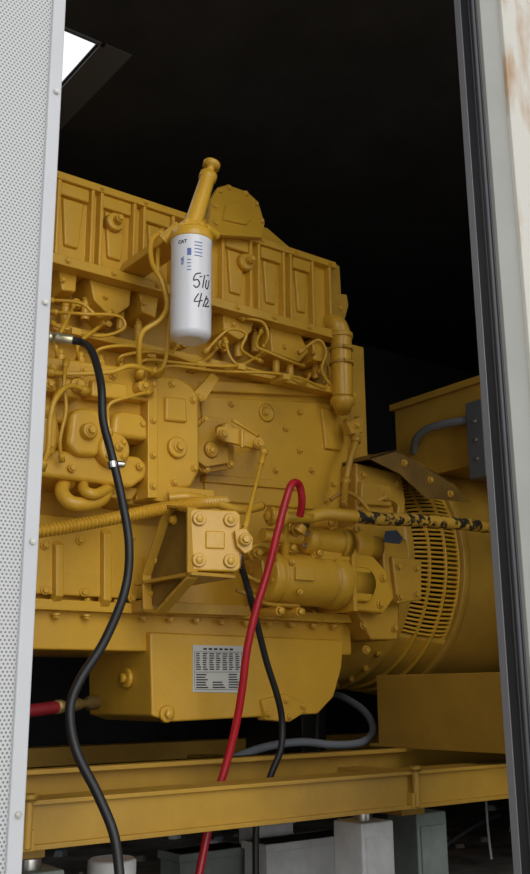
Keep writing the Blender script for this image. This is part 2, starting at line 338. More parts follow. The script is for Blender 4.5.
for a,c in [(65,318),(85,312),(120,322),(138,335),(225,345),(238,350),(255,345),(276,366),(290,372),(316,372),(325,378)]:
    q=M(); p=P(a,c,2.07); q.cyl(p+V((0,0,0.028)),p-V((0,0,0.022)),0.011); q.lathe(p+V((0,0,0.026)),V((0,0,1)),[(0,0.0105),(0.012,0.0105)],6); q.cyl(p+V((0,0,0.048)),p+V((0,0,0.03)),0.005,seg=8); mk('stud_nut',q,YEL,E)
lines=[[(60,362,1.95),(56,345,1.93),(66,322,1.95),(74,305,2.06)],
 [(80,364,1.95),(78,345,1.92),(95,330,1.95),(104,324,2.06)],
 [(52,312,2.02),(85,314,1.96),(118,316,1.96),(124,328,1.96),(100,336,1.96),(62,328,1.97),(50,322,2.0)],
 [(100,366,1.95),(98,350,1.92),(130,346,1.92),(165,354,1.93),(178,346,2.05)],
 [(120,368,1.95),(122,356,1.92),(160,352,1.92),(200,362,1.93),(217,348,2.05)],
 [(140,371,1.95),(146,360,1.91),(190,364,1.92),(235,366,1.92),(255,358,1.98),(262,352,2.05)],
 [(158,374,1.95),(170,366,1.92),(220,371,1.93),(280,374,1.93),(302,384,1.97),(310,374,2.05)],
 [(225,340,1.97),(234,362,1.95),(262,372,1.94),(300,378,1.95),(324,388,1.98),(328,376,2.05)],
 [(205,352,1.99),(228,330,1.96),(246,334,1.95),(242,350,1.96),(262,362,1.98)],
 [(48,300,2.02),(80,303,1.97),(98,316,1.96),(112,312,1.98)],
 [(262,330,2.0),(256,345,1.97),(268,352,1.96),(292,362,1.96),(304,366,2.0)],
 [(240,318,2.02),(262,322,1.98),(268,336,1.97),(262,350,2.0)],
 [(300,352,2.0),(318,340,1.98),(326,352,1.98),(322,372,2.0),(338,395,2.01),(338,408,2.03)],
 [(66,362,1.88),(64,384,1.86),(66,410,1.86),(60,440,1.87),(62,462,1.89)],
 [(150,392,1.88),(132,396,1.86),(110,404,1.86),(108,420,1.87),(110,436,1.87)]]
for L_ in lines:
    q=M(); pts=[P(*k) for k in L_]; q.tube(pts,0.0042,10,8)
    d=(pts[0]-pts[1]).normalized(); q.lathe(pts[0]+d*0.006,-d,[(0,0.008),(0.018,0.008),(0.022,0.005)],6)
    q.lathe(pts[-1],(pts[-2]-pts[-1]),[(0,0.007),(0.014,0.007),(0.018,0.005)],6)
    mk('injection_line',q,YEL,E)
for a,c in [(75,333),(200,366),(285,378),(150,356),(240,368)]:
    q=M(); p=P(a,c,1.93); q.box(p.x-0.012,p.x+0.012,p.y-0.01,p.y+0.05,p.z-0.007,p.z+0.01,0.003); mk('line_clip',q,YEL,E)
for L_,rr in (([(163,232,1.85),(152,240,1.84),(152,262,1.82),(162,282,1.80),(167,305,1.80),(160,320,1.80),(143,332,1.82),(139,350,1.84),(140,378,1.88)],0.0062),
            ([(196,236,1.85),(172,236,1.86),(160,246,1.83),(158,268,1.81),(166,290,1.82),(168,330,1.82),(164,365,1.84),(150,374,1.88)],0.005),
            ([(88,392,1.86),(70,386,1.84),(56,398,1.82),(50,420,1.82),(48,450,1.83),(40,470,1.85)],0.006),
            ([(45,372,1.9),(70,374,1.87),(110,372,1.86),(132,366,1.86),(160,374,1.88)],0.006)):
    q=M(); pts=[P(*k) for k in L_]; q.tube(pts,rr,12,8)
    for e0,e1 in ((pts[0],pts[1]),(pts[-1],pts[-2])): q.lathe(e0,(e1-e0),[(0,rr*1.9),(0.018,rr*1.9),(0.022,rr*1.3)],6)
    mk('fuel_line',q,YEL,E)
# ---- injection pump housing: deep soft-edged stepped casting
YP=1.90
m=M(); m.pp([(20,352),(150,370),(158,380),(158,402),(20,388)],YP,0.2,0.010)
m.pp([(20,386),(152,400),(154,430),(20,420)],YP+0.034,0.15,0.012)
m.raised([(20,400),(50,402),(58,410),(62,440),(54,456),(20,452)],YP-0.016,YP+0.07,0.020,1.06)
m.raised([(72,412),(80,407),(98,409),(107,418),(107,444),(98,456),(78,455),(68,444)],YP-0.010,YP+0.07,0.022,1.06)
m.raised([(114,414),(122,410),(140,412),(148,420),(149,440),(112,436)],YP+0.002,YP+0.07,0.018,1.06)
m.pp([(20,446),(62,450),(140,456),(149,466),(146,478),(132,488),(62,478),(20,474)],YP+0.010,0.16,0.016)
m.raised([(60,376),(82,378),(82,398),(60,396)],YP-0.02,YP+0.02,0.008,1.1)
m.raised([(92,379),(128,384),(128,400),(92,396)],YP-0.014,YP+0.02,0.008,1.1)
p=P(116,448,YP-0.02); m.lathe(p+V((0,0.05,0)),V((0,-1,0)),[(0,0.045),(0.04,0.040),(0.046,0.036),(0.050,0.030)],32)
pump=mk('injection_pump_housing',m,YEL,E)
bolts(pump,[(52,368),(85,371),(113,375),(142,379),(50,384),(150,394)],YP-0.002,0.008); bolts(pump,[(109,440),(123,442),(123,456),(109,455)],YP-0.020,0.006); bolts(pump,[(142,424),(140,466),(72,468)],YP+0.004,0.007); bolts(pump,[(48,414),(50,444)],YP-0.017,0.007)
for a,c,rr in [(75,387,0.02),(140,388,0.015),(87,432,0.019),(116,448,0.011)]:
    q=M(); p=P(a,c,YP-0.008); q.lathe(p+V((0,0.03,0)),V((0,-1,0)),[(0,rr*1.2),(0.03,rr*1.1),(0.034,rr),(0.046,rr*0.95),(0.05,rr*0.7)],24); o=mk('pump_plug',q,YEL,E); bolt(o,p+V((0,-0.02,0)),rr*0.5)
for a in range(6):
    q=M(); p=P(60+a*20,360+a*2.6,YP+0.05); q.cyl(p-V((0,0,0.03)),p+V((0,0,0.012)),0.012); q.lathe(p+V((0,0,0.01)),V((0,0,1)),[(0,0.0095),(0.014,0.0095)],6); mk('delivery_valve',q,YEL,E)
m=M(); m.pp([(152,374),(178,376),(192,384),(200,396),(201,470),(192,488),(160,492),(150,478)],YP+0.022,0.16,0.018,1.0)
m.pp([(148,366),(158,366),(158,498),(148,498)],YP-0.002,0.18,0.004)
m.raised([(166,396),(186,398),(188,422),(166,420)],YP+0.012,YP+0.04,0.008,1.1)
m.pp([(150,484),(215,490),(215,502),(176,504),(150,500)],YP+0.02,0.16,0.005)
gov=mk('governor_housing',m,YEL,E)
bolts(gov,[(153,384),(153,420),(153,455),(153,486)],YP-0.003,0.0065); bolts(gov,[(193,400),(194,468),(174,482),(172,384)],YP+0.021,0.007); bolts(gov,[(170,493),(200,496)],YP+0.019,0.007)
q=M(); p=P(176,448,YP+0.022); q.lathe(p+V((0,0.01,0)),V((0,-1,0)),[(0,0.026),(0.018,0.026),(0.022,0.022)],24); o=mk('pump_plug',q,YEL,E); bolt(o,p+V((0,-0.013,0)),0.010)
for L_,rr in (([(66,478,1.95),(62,492,1.93),(72,503,1.91),(92,503,1.91),(104,496,1.93),(106,482,1.97)],0.016),([(84,480,1.96),(84,490,1.9),(96,494,1.89),(112,486,1.95)],0.012)):
    q=M(); pts=[P(*k) for k in L_]; q.tube(pts,rr,16,8); q.lathe(pts[0],pts[1]-pts[0],[(-0.01,rr*1.4),(0.014,rr*1.4)],24); q.lathe(pts[-1],pts[-2]-pts[-1],[(-0.01,rr*1.4),(0.014,rr*1.4)],24); mk('elbow_pipe',q,YEL,E)
m=M(); m.pp([(88,474),(128,480),(150,494),(150,508),(118,502),(88,488)],1.97,0.1,0.008)
m.pp([(108,484),(140,488),(132,500),(112,498)],1.95,0.05,0.006); o=mk('pump_mount_bracket',m,YEL2,E); bolts(o,[(122,492),(140,498)],1.95,0.008)
m=M(); zl=P(120,600,YB).z; 
m.box(0.45,P(180,540,2.02).x,2.02,2.08,zl,P(100,520,2.02).z,0.006)
for a,c0,c1 in [(60,545,596),(108,534,600),(150,560,605)]:
    m.raised([(a-4,c0),(a+4,c0),(a+4,c1),(a-4,c1)],2.004,2.03,0.004,1.3)
o=mk('crankcase_side_cover',m,YEL,E); bolts(o,[(45,545),(80,540),(132,536),(45,590),(84,592),(132,598)],2.018,0.008)
m=M(); m.pp([(194,392),(212,373),(220,378),(206,400),(197,404)],1.97,0.012,0.003); m.cyl(P(200,398,1.965),P(200,398,2.06),0.01); o=mk('stop_lever',m,YEL,E); bolt(o,P(199,398,1.965),0.006)
m=M(); m.pp([(190,430),(204,415),(222,418),(234,424),(234,468),(204,473),(190,462)],1.975,0.014,0.003); m.pp([(194,432),(206,420),(220,422),(229,428),(229,463),(206,467),(194,458)],1.955,0.1,0.004)
m.lathe(P(211,450,1.955),V((0,-1,0)),[(0,0.022),(0.006,0.020),(0.012,0.014)],24); m.lathe(P(220,431,1.955),V((0,-1,0)),[(0,0.016),(0.03,0.015),(0.045,0.010)],20)
o=mk('accessory_cover_plate',m,YEL2,E); bolts(o,[(195,434),(205,420),(230,426),(230,464),(206,469),(194,459)],1.972,0.0075); bolt(o,P(211,450,1.945),0.008)
# ---- throttle linkage
m=M(); m.pp([(218,427),(229,426),(263,438),(266,445),(261,450),(224,441),(217,436)],1.91,0.010,0.003); m.cyl(P(259,444,1.89),P(259,444,1.97),0.014); m.cyl(P(223,434,1.89),P(223,434,1.96),0.013); m.cyl(P(242,430,1.905),P(242,448,1.905),0.005); m.cyl(P(256,444,1.97),P(256,444,2.06),0.011)
m.tube([P(232,420,1.92),P(246,428,1.91),P(258,436,1.91)],0.005,8,4)
lk=mk('linkage_arm',m,YEL,E); bolt(lk,P(259,444,1.89),0.008); bolt(lk,P(223,434,1.89),0.008,material=YEL2)
m=M(); a=P(264,452,1.88); c=P(244,532,1.76); m.tube([a,c],0.0046,12,1); dd_=(c-a).normalized()
m.sphere(a,0.011); m.sphere(c,0.011); m.lathe(a+dd_*0.012,dd_,[(0,0.008),(0.035,0.008)],6); m.lathe(c-dd_*0.065,dd_,[(0,0.008),(0.05,0.008)],6)
mk('control_rod',m,YEL,E)
# ---- actuator box (turned to face outwards) and bracket
AC=P(215,540,1.74); ang=math.radians(-20); ar=V((math.cos(ang),math.sin(ang),0)); ab=V((-math.sin(ang),math.cos(ang),0))
def A_(u,v,w=0): return AC+ar*u+V((0,0,v))+ab*w
m=M(); hw,hh=0.059,0.068
m.prism([A_(-hw+.010,-hh),A_(hw-.010,-hh),A_(hw,-hh+.010),A_(hw,hh-.010),A_(hw-.010,hh),A_(-hw+.010,hh),A_(-hw,hh-.010),A_(-hw,-hh+.010)],ab*0.026,0.007,1.0,3)
m.prism([A_(-hw+.008,-hh+.008,.018),A_(hw-.008,-hh+.008,.018),A_(hw-.008,hh-.008,.018),A_(-hw+.008,hh-.008,.018)],ab*0.12,0.008)
m.prism([A_(-.022,-.020,-.004),A_(.022,-.020,-.004),A_(.022,.020,-.004),A_(-.022,.020,-.004)],ab*0.012,0.006)
act=mk('governor_actuator',m,YEL,E)
for u_,v_ in ((-.036,.045),(.034,.045),(-.036,-.045),(.034,-.045)):
    q=M(); p=A_(u_,v_); q.lathe(p+ab*0.005,-ab,[(0,0.0155),(0.010,0.0155),(0.014,0.0135)],24); q.lathe(p-ab*0.0085,-ab,[(0,0.0085),(0.006,0.0085)],6); mk('actuator_screw',q,YEL,act)
m=M(); m.prism([A_(.040,.020,-.016),A_(.064,.026,-.016),A_(.082,.006,-.016),A_(.080,-.020,-.016),A_(.064,-.030,-.016),A_(.046,-.014,-.016)],ab*0.010,0.002); m.cyl(A_(.062,0,-.026),A_(.062,0,.05),0.014); o=mk('actuator_lever',m,YEL,E); bolt(o,A_(.062,0,-.026),0.009,-ab)
pk=A_(-hw-0.004,0,0)
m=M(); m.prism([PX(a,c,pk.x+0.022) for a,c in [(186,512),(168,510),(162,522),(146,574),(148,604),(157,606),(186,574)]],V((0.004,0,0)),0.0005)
mk('bracket_web',m,YELD,E,label='recessed web of the bracket, shade painted into its dark yellow')  # shade on the web is put into its colour, flange strips stay lighter
m=M()
def strip(a,c,w=0.006,t=0.026):
    A0=PX(*a,pk.x); B0=PX(*c,pk.x); n_=(B0-A0).normalized().cross(V((1,0,0))).normalized()*w
    m.prism([A0-n_/2,B0-n_/2,B0+n_/2,A0+n_/2],V((t,0,0)),0.001)
for a,c in [((187,508),(166,506)),((166,506),(160,520)),((160,520),(142,575)),((142,575),(143,610)),((143,610),(156,612)),((156,612),(187,577)),((187,577),(187,508))]: strip(a,c)
m.pp([(140,600),(250,606),(250,616),(140,612)],1.98,0.09,0.003)
zq=AC.z-hh; m.box(pk.x,A_(hw,0).x,AC.y-0.0,1.99,zq-0.012,zq-0.004,0.002)
o=mk('actuator_bracket',m,YEL2,E,label='open folded sheet bracket of triangular shape'); 
for a,c in ((150,594),(154,560),(174,520)): bolt(o,PX(a,c,pk.x+0.021),0.008,(-1,0,0))
q=M(); pts=[P(*k) for k in [(20,534,1.86),(60,528,1.86),(100,521,1.86),(140,513,1.86),(170,507,1.86),(200,503,1.86),(225,502,1.9)]]
q.tube(pts,0.013,14,44,rf=lambda L,i:(0.0090,0.0150,0.0150,0.0090)[i%4]); mk('corrugated_loom',q,YEL,E)
q=M(); q.tube([P(*k) for k in [(168,498,1.9),(190,497,1.88),(215,503,1.88),(240,510,1.88),(262,506,1.9)]],0.011,14,8); mk('oil_line',q,YEL,E)
# ---- starter motor
YS=1.95
sc=P(308,580,YS); xs0=P(262,580,YS).x; xs1=P(338,580,YS).x
def ax(x): return V((x,sc.y,sc.z))
m=M(); Ls=xs1-xs0
m.lathe(ax(xs0),V((1,0,0)),[(0,0.03),(0.0,0.058),(0.006,0.066),(0.03,0.067),(0.031,0.061),(0.036,0.061),(0.037,0.067),(Ls-0.055,0.067),(Ls-0.054,0.060),(Ls-0.046,0.060),(Ls-0.045,0.071),(Ls-0.006,0.071),(Ls,0.066),(Ls+0.001,0.052),(Ls+0.03,0.046),(Ls+0.031,0.040),(Ls+0.10,0.040)],44)
m.lathe(ax(xs0-0.012),V((1,0,0)),[(0,0.018),(0.01,0.02),(0.02,0.022)],20)
m.box(xs0+0.05,xs0+0.11,sc.y-0.075,sc.y-0.05,sc.z-0.012,sc.z+0.020,0.003)
st=mk('starter_motor',m,YEL,E)
for k in range(6):
    an=k*math.pi/3+0.3; bolt(st,ax(xs0+0.002)+V((0,math.cos(an)*0.046,math.sin(an)*0.046)),0.0055,(-1,0,0))
bolts(st,[(292,562),(300,592)],YS-0.066,0.006)
so=P(322,541,YS-0.03); xa0=P(303,541,YS-0.03).x; xa1=P(346,541,YS-0.03).x
m=M(); m.lathe(V((xa0,so.y,so.z)),V((1,0,0)),[(0,0.018),(0.002,0.034),(0.012,0.038),(0.030,0.038),(0.031,0.033),(xa1-xa0-0.03,0.033),(xa1-xa0-0.029,0.041),(xa1-xa0,0.039)],32)
m.box(xa0+0.02,xa1,so.y-0.015,so.y+0.02,so.z-0.05,so.z-0.02,0.004)
o=mk('starter_solenoid',m,YEL,E)
for yy,zz in ((-0.017,0.012),(0.012,-0.01),(-0.01,-0.018)): bolt(o,V((xa0,so.y+yy,so.z+zz)),0.006,(-1,0,0),CHR)
m=M(); p=P(350,545,1.97); m.lathe(p,V((1,0,0)),[(0,0.03),(0.004,0.042),(0.05,0.042),(0.055,0.032),(0.1,0.032)],28)
m.pp([(344,558),(356,551),(374,556),(388,572),(394,600),(384,614),(352,610),(343,598)],1.94,0.14,0.012); m.raised([(352,566),(370,568),(376,590),(370,602),(354,600)],1.922,1.95,0.008,1.1)
m.box(P(346,600,1.93).x,P(350,600,1.93).x,1.90,2.05,P(348,612,1.93).z,P(348,550,1.93).z,0.003)
o=mk('starter_mount_flange',m,YEL,E); bolts(o,[(380,604),(383,578),(352,604)],1.938,0.009); bolts(o,[(362,584)],1.921,0.008)
m=M(); p=P(268,516,1.86); m.lathe(p,V((1,-0.25,0)),[(0,0.022),(0.012,0.024),(0.014,0.018),(0.03,0.018),(0.032,0.024),(0.045,0.024),(0.05,0.014),(0.12,0.013)],24)
m.lathe(P(268,516,1.86)+V((-0.006,0,0)),V((1,0,0)),[(0,0.012),(0.01,0.014)],6); m.cyl(P(262,535,1.9),P(300,538,1.9),0.018); m.cyl(P(285,520,1.87),P(285,560,1.92),0.01)
mk('oil_pressure_fitting',m,YEL,E)
for a,c in [(273,548),(258,553),(247,540),(292,548),(330,524),(318,553),(355,530),(300,612),(280,611)]:
    q=M(); p=P(a,c,1.9); q.cyl(p+V((0,0.08,0)),p,0.012); q.lathe(p,V((0,-1,0)),[(0,0.009),(0.012,0.009)],6); mk('pipe_plug',q,YEL,E)
for L_ in ([(252,560,1.86),(248,552,1.84),(258,545,1.85),(272,550,1.88),(276,562,1.9)],[(240,572,1.85),(262,582,1.86),(262,560,1.88)],[(300,540,1.9),(292,528,1.86),(304,516,1.86),(318,520,1.88)],[(236,590,1.9),(252,596,1.88),(268,604,1.9),(300,606,1.92)]):
    q=M(); q.tube([P(*k) for k in L_],0.005,10,8); mk('small_line',q,YEL2,E)
path=[(298,532,1.86),(306,520,1.85),(325,514,1.84),(350,516,1.83),(380,519,1.83),(410,520,1.84),(440,522,1.85),(470,525,1.86),(490,528,1.88),(520,534,1.9)]
PT=[P(*k) for k in path]
q=M(); q.tube(PT,0.0165,16,20); lm=mk('wiring_loom',q,YEL,E,label='yellow oversprayed wiring loom with worn black tape')
q=M(); q.tube(PT,0.0178,16,20,None,0.36,0.86); mk('tape_wrap',q,PATCH,lm,label='worn black tape wrap showing yellow overspray')
q=M(); q.tube(PT,0.0182,16,20,None,0.07,0.09); mk('tape_wrap',q,BLKT,lm)
for L_,rr in (([(357,418,2.0),(356,440,1.98),(350,460,1.97),(346,482,1.97),(344,505,1.9)],0.009),([(345,420,2.02),(352,435,2.0),(350,455,1.99)],0.006),([(330,500,1.98),(345,492,1.96),(360,500,1.96),(372,515,1.93)],0.006),([(372,505,1.98),(385,498,1.97),(398,505,1.97),(396,520,1.97)],0.006)):
    q=M(); q.tube([P(*k) for k in L_],rr,12,8)
    for a,c,y in L_[1:-1:2]: q.lathe(P(a,c+3,y),P(a,c-3,y)-P(a,c+3,y),[(0,rr*1.5),(0.02,rr*1.5)],8)
    mk('rear_pipe',q,YEL2,E)
m=M(); m.pp([(347,422),(362,416),(364,432),(352,434)],1.98,0.03,0.004); o=mk('pipe_bracket',m,YEL2,E); bolt(o,P(356,425,1.979),0.008)
# ---- flywheel housing
AY=2.40; AZ=0.385+ZR
xh0=xend-0.01; xh1=P(418,520,2.0).x
m=M(); m.lathe(V((xh0,AY,AZ)),V((1,0,0)),[(0,0.385),(0.008,0.395),(0.04,0.40),(0.05,0.385),(xh1-xh0-0.04,0.37),(xh1-xh0-0.036,0.385),(xh1-xh0-0.006,0.385),(xh1-xh0,0.375)],72)
m.pp([(356,462),(402,474),(406,500),(398,640),(372,640),(356,612)],1.985,0.2,0.010)
m.pp([(382,540),(408,542),(411,588),(403,604),(386,598)],1.955,0.1,0.010)
m.pp([(392,556),(422,560),(422,600),(398,604)],1.94,0.1,0.008)
m.raised([(362,482),(392,486),(392,506),(362,504)],1.97,1.99,0.005,1.1)
fw=mk('flywheel_housing',m,YEL2,E)
bolts(fw,[(362,475),(362,512),(363,625),(394,628),(396,484),(366,650)],1.984,0.009,YEL2); bolts(fw,[(398,566),(416,568),(416,594),(400,597)],1.939,0.008,YEL2)
for k in range(16):
    an=math.pi*0.55+k*math.pi*0.9/15
    bolt(fw,V((xh1-0.038,AY+math.cos(an)*0.375,AZ+math.sin(an)*0.375)),0.008,(-1,0,0),YEL2)
g=[P(368,458,1.93),P(396,450,1.93),P(452,482,1.93),P(470,502,1.93),P(426,498,1.93),P(400,474,1.93)]
m=M(); m.prism(g,V((0,0.004,0)),0.001)
m.prism([g[0],g[1],g[1]+V((0.03,0.32,0.03)),g[0]+V((0.03,0.32,0.03))],V((0,0,-0.005)),0.001)
m.prism([g[1],g[2],g[2]+V((0.02,0.30,0.05)),g[1]+V((0.03,0.32,0.03))],V((0,0,-0.005)),0.001)
o=mk('sheet_metal_guard',m,YELD,E,label='dark yellow folded sheet guard sloping over the bell housing'); bolts(o,[(404,463),(430,480),(450,494)],1.929,0.008,YEL2)  # guard takes the darkened yellow, darker than the housing
q=M(); q.pp([(386,531),(397,530),(403,538),(400,544),(384,542)],1.953,0.004,0.001); q=mk('blue_decal',q,mat('faded_blue_decal',(0.05,0.07,0.10),0.5,0,0.4),E)
# ---- oil pan
m=M(); m.box(0.45,xend+0.01,2.02,2.5,zpan-0.012,zpan+0.012,0.003)
zs0=P(60,650,2.05).z
m.box(0.45,xend-0.02,2.05,2.48,zs0,zpan-0.005,0.008)
xq0=P(150,680,2.03).x
m.prism([P(a,c,2.03) for a,c in [(150,632),(344,640),(342,668),(334,697),(318,714),(170,722),(152,716)]],V((0,0.32,0)),0.008,1.0,2)
m.raised([(262,700),(286,694),(304,702),(306,712),(290,722),(266,720)],2.018,2.05,0.005,1.05)
pan=mk('oil_pan',m,YEL,E)
for k in range(16):
    x=0.72+k*(xend-0.74)/15; bolt(pan,V((x,2.034,zpan+0.011)),0.0075,(0,0,1)); bolt(pan,V((x,2.034,zpan-0.02)),0.0075,(0,0,-1))
bolts(pan,[(268,714),(286,700),(303,706),(290,717)],2.016,0.006)
p=PX(128,678,xq0); q=M(); q.lathe(p+V((0.006,0,0)),V((-1,0,0)),[(0,0.024),(0.012,0.024),(0.016,0.02)],24); q.lathe(p+V((-0.008,0,0)),V((-1,0,0)),[(0,0.012),(0.012,0.012)],6); mk('drain_plug',q,YEL,E)
p=P(166,714,2.03); q=M(); q.lathe(p+V((0,0.01,0)),V((0,-1,0)),[(0,0.02),(0.016,0.02),(0.02,0.016)],24); q.lathe(p+V((0,-0.008,0)),V((0,-1,0)),[(0,0.011),(0.014,0.011)],6); mk('drain_plug',q,YEL,E)
q=M(); q.pp([(193,645),(243,646),(242,693),(193,692)],2.0275,0.004,0.0006); dp=mk('data_plate',q,PLT,E,label='pale rectangular data plate filled with small printed tables')
def dprect(q,u0,v0,u1,v1):
    def pt(u,v):
        A=P(193,645,2.0266);B=P(243,646,2.0266);C=P(193,692,2.0266); return A+(B-A)*u+(C-A)*v
    b=bmesh.new(); b.faces.new([b.verts.new(pt(u0,v0)),b.verts.new(pt(u1,v0)),b.verts.new(pt(u1,v1)),b.verts.new(pt(u0,v1))]); q.merge(b)
q=M()
for k in range(6): dprect(q,0.2+k*0.105,0.06,0.27+k*0.105,0.10)
for cI in range(7):
    for rI in range(8):
        u0=0.06+cI*0.13; v0=0.17+rI*0.048
        dprect(q,u0,v0,u0+0.06+0.04*random.random(),v0+0.024)
for cI in range(3):
    for rI in range(6):
        if cI==1 and rI<3: continue
        u0=0.06+cI*0.32; v0=0.62+rI*0.055
        dprect(q,u0,v0,u0+0.16+0.1*random.random(),v0+0.026)
for uu in (0.03,0.965): dprect(q,uu,0.14,uu+0.006,0.95)
dprect(q,0.03,0.14,0.97,0.148); dprect(q,0.03,0.575,0.97,0.583); dprect(q,0.03,0.95,0.97,0.958)
mk('printed_table',q,INK,dp)

# ================================================================ GENERATOR
G=empty('generator',(2.7,2.4,0.4),'yellow round-bodied electrical generator coupled behind the engine','generator')
xg0=xh1; xg1=P(466,560,1.99).x; LG=xg1-xg0
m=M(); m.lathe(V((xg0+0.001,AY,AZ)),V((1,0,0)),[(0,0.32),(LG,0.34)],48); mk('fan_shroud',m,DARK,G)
m=M(); nb=170
def rg(t): return 0.355+0.028*t
zg=AZ-0.22
for k in range(nb):
    an=2*math.pi*k/nb; c=V((0,math.cos(an),math.sin(an)))
    if AZ+c.z*0.36<zg: continue
    m.tube([V((xg0+LG*t,AY,AZ))+c*(rg(t)+0.014*math.sin(math.pi*t)) for t in (0,0.2,0.4,0.6,0.8,1.0)],0.0042,6,1)
for t in (0.02,0.34,0.66,0.97):
    rr=rg(t)+0.014*math.sin(math.pi*t); m.lathe(V((xg0+LG*t-0.004,AY,AZ)),V((1,0,0)),[(0,rr-0.004),(0,rr+0.006),(0.007,rr+0.006),(0.007,rr-0.004),(0,rr-0.004)],96,False)
mk('ventilation_grille',m,YEL,G)
bq=bmesh.new(); a0=-math.asin(0.22/0.36); rows=[]
for k in range(41):
    an=a0-(math.pi+2*a0)*k/40
    c=V((0,math.cos(an),math.sin(an))); rows.append([bq.verts.new(V((xg0,AY,AZ))+c*(rg(0)+0.008)),bq.verts.new(V((xg1,AY,AZ))+c*(rg(1)+0.008)),bq.verts.new(V((xg1,AY,AZ))+c*0.34),bq.verts.new(V((xg0,AY,AZ))+c*0.33)])
for k in range(40):
    for j in range(4): bq.faces.new([rows[k][j],rows[k][(j+1)%4],rows[k+1][(j+1)%4],rows[k+1][j]])
bq.faces.new(rows[0]); bq.faces.new(rows[-1][::-1])
m=M(); m.merge(bq); mk('adapter_ring',m,YEL2,G)
m=M(); m.lathe(V((xg1,AY,AZ)),V((1,0,0)),[(0,0.36),(0.0,0.398),(0.006,0.402),(0.03,0.402),(0.034,0.392),(0.9,0.392),(0.93,0.33)],96)
mk('generator_housing',m,YEL3,G)
XB=2.32
tb0=PX(404,398,XB); tb1=PX(484,376,XB); zb=AZ+0.3
m=M(); m.box(XB,XB+0.5,tb1.y,tb0.y+0.05,zb,tb1.z,0.006); m.box(XB-0.012,XB+0.05,tb1.y-0.012,tb0.y+0.062,tb1.z-0.02,tb1.z+0.004,0.003)
tb=mk('terminal_box',m,YEL3,G,label='yellow sheet-metal terminal box')
m=M(); jb=PX(476,440,XB-0.05); m.box(XB-0.05,XB,jb.y-0.03,jb.y+0.035,PX(476,478,XB-0.05).z,PX(476,400,XB-0.05).z,0.003); jn=mk('junction_box',m,GRYBOX,G,label='small dark grey electrical junction box')
for z in (0.25,0.5,0.75):
    zz=PX(476,478,XB-0.05).z*(1-z)+PX(476,402,XB-0.05).z*z; bolt(jn,V((XB-0.05,jb.y,zz)),0.005,(-1,0,0),CHR)
q=M(); q.tube([PX(*k) for k in [(414,452,XB),(416,440,XB-0.03),(426,430,XB-0.04),(445,424,XB-0.04),(470,420,XB-0.03)]],0.013,14,8); mk('conduit',q,GREY,G)

# ================================================================ SKID
S=empty('skid_frame',(1.4,1.9,0.23),'yellow-painted steel skid base carrying the engine and generator','steel frame')
YR=1.70
zt=P(260,783,YR).z; zbm=P(260,826,YR).z
xr0,xr1=-0.2,3.8
m=M(); m.box(xr0,xr1,YR,YR+0.09,zt-0.008,zt,0.0015); m.box(xr0,xr1,YR,YR+0.09,zbm,zbm+0.009,0.0015); m.box(xr0,xr1,YR+0.012,YR+0.02,zbm+0.004,zt-0.004,0.001)
rl=mk('front_rail',m,YEL3,S)
for a,c in ((415,776),(28,806),(530,775)):
    q=M(); p=P(a,c+8,YR); q.cyl(V((p.x,YR-0.002,zbm+0.004)),V((p.x,YR-0.002,zt+0.012)),0.008,seg=12); q.lathe(V((p.x,YR-0.002,zt)),V((0,0,1)),[(0,0.014),(0.012,0.014)],6); q.box(p.x-0.014,p.x+0.014,YR-0.004,YR+0.02,zbm,zbm+0.035,0.002); mk('rail_bolt',q,YEL3,rl)
ztb=P(200,759,2.02).z
m=M(); m.box(xr0,xr1,2.02,2.06,ztb-0.13,ztb,0.003); m.box(xr0,xr1,1.985,2.06,ztb-0.010,ztb,0.002); m.box(xr0,xr1,1.94,2.03,ztb-0.13,ztb-0.12,0.002)
mk('inner_beam',m,YEL3,S)
m=M(); m.box(xr0,xr1,2.75,2.83,ztb-0.13,ztb,0.003); mk('rear_rail',m,YEL3,S)
for x in (-0.1,0.75,1.75,2.9):
    q=M(); q.box(x,x+0.08,YR+0.09,2.75,ztb-0.14,ztb-0.04,0.003); mk('crossmember',q,YEL3,S)
xp=1.97; p0=PX(376,676,xp); p1=PX(506,674,xp)
m=M(); m.box(xp,xp+1.2,p1.y,p0.y,ztb,P(440,674,1.9).z,0.004); m.box(xp-0.005,xp+1.2,p1.y-0.004,p0.y+0.03,ztb,ztb+0.008,0.001); mk('generator_pedestal',m,YEL3,S)
m=M(); m.box(1.98,2.08,2.45,2.75,ztb-0.05,ztb+0.12,0.005); mk('engine_mount',m,BLK,S,label='black rubber engine mount')

# ================================================================ ISOLATORS / BLOCKS / FLOOR ITEMS
def isolator(px,y,w,material,label,cat='vibration mount',name='vibration_mount',ztop_=None,grp='supports under the skid'):
    x=P(px,850,y).x; zt_=ztop_ if ztop_ is not None else zbm
    e=empty(name,(x,y,0),label,cat,group=grp)
    q=M(); q.box(x-w/2-0.02,x+w/2+0.02,y-w/2-0.01,y+w/2+0.01,0,0.012,0.002); mk('base_plate',q,material,e)
    q=M(); q.box(x-w/2,x+w/2,y-w/2,y+w/2,0.012,zt_-0.02,0.006); q.box(x-w/2+0.01,x+w/2-0.01,y-w/2-0.005,y-w/2+0.01,0.03,zt_-0.05,0.004); mk('mount_body',q,material,e)
    q=M(); q.cyl(V((x,y,zt_-0.022)),V((x,y,zt_)),0.022); mk('top_stud',q,CHR,e)
isolator(364,1.80,0.10,PALE,'pale grey steel vibration mount standing under the frame',ztop_=0.225)
isolator(418,1.94,0.11,GRN,'green-grey vibration mount standing under the frame',ztop_=0.21)
isolator(30,1.84,0.10,GRN,'green-grey vibration mount below the perforated door side',ztop_=0.2)
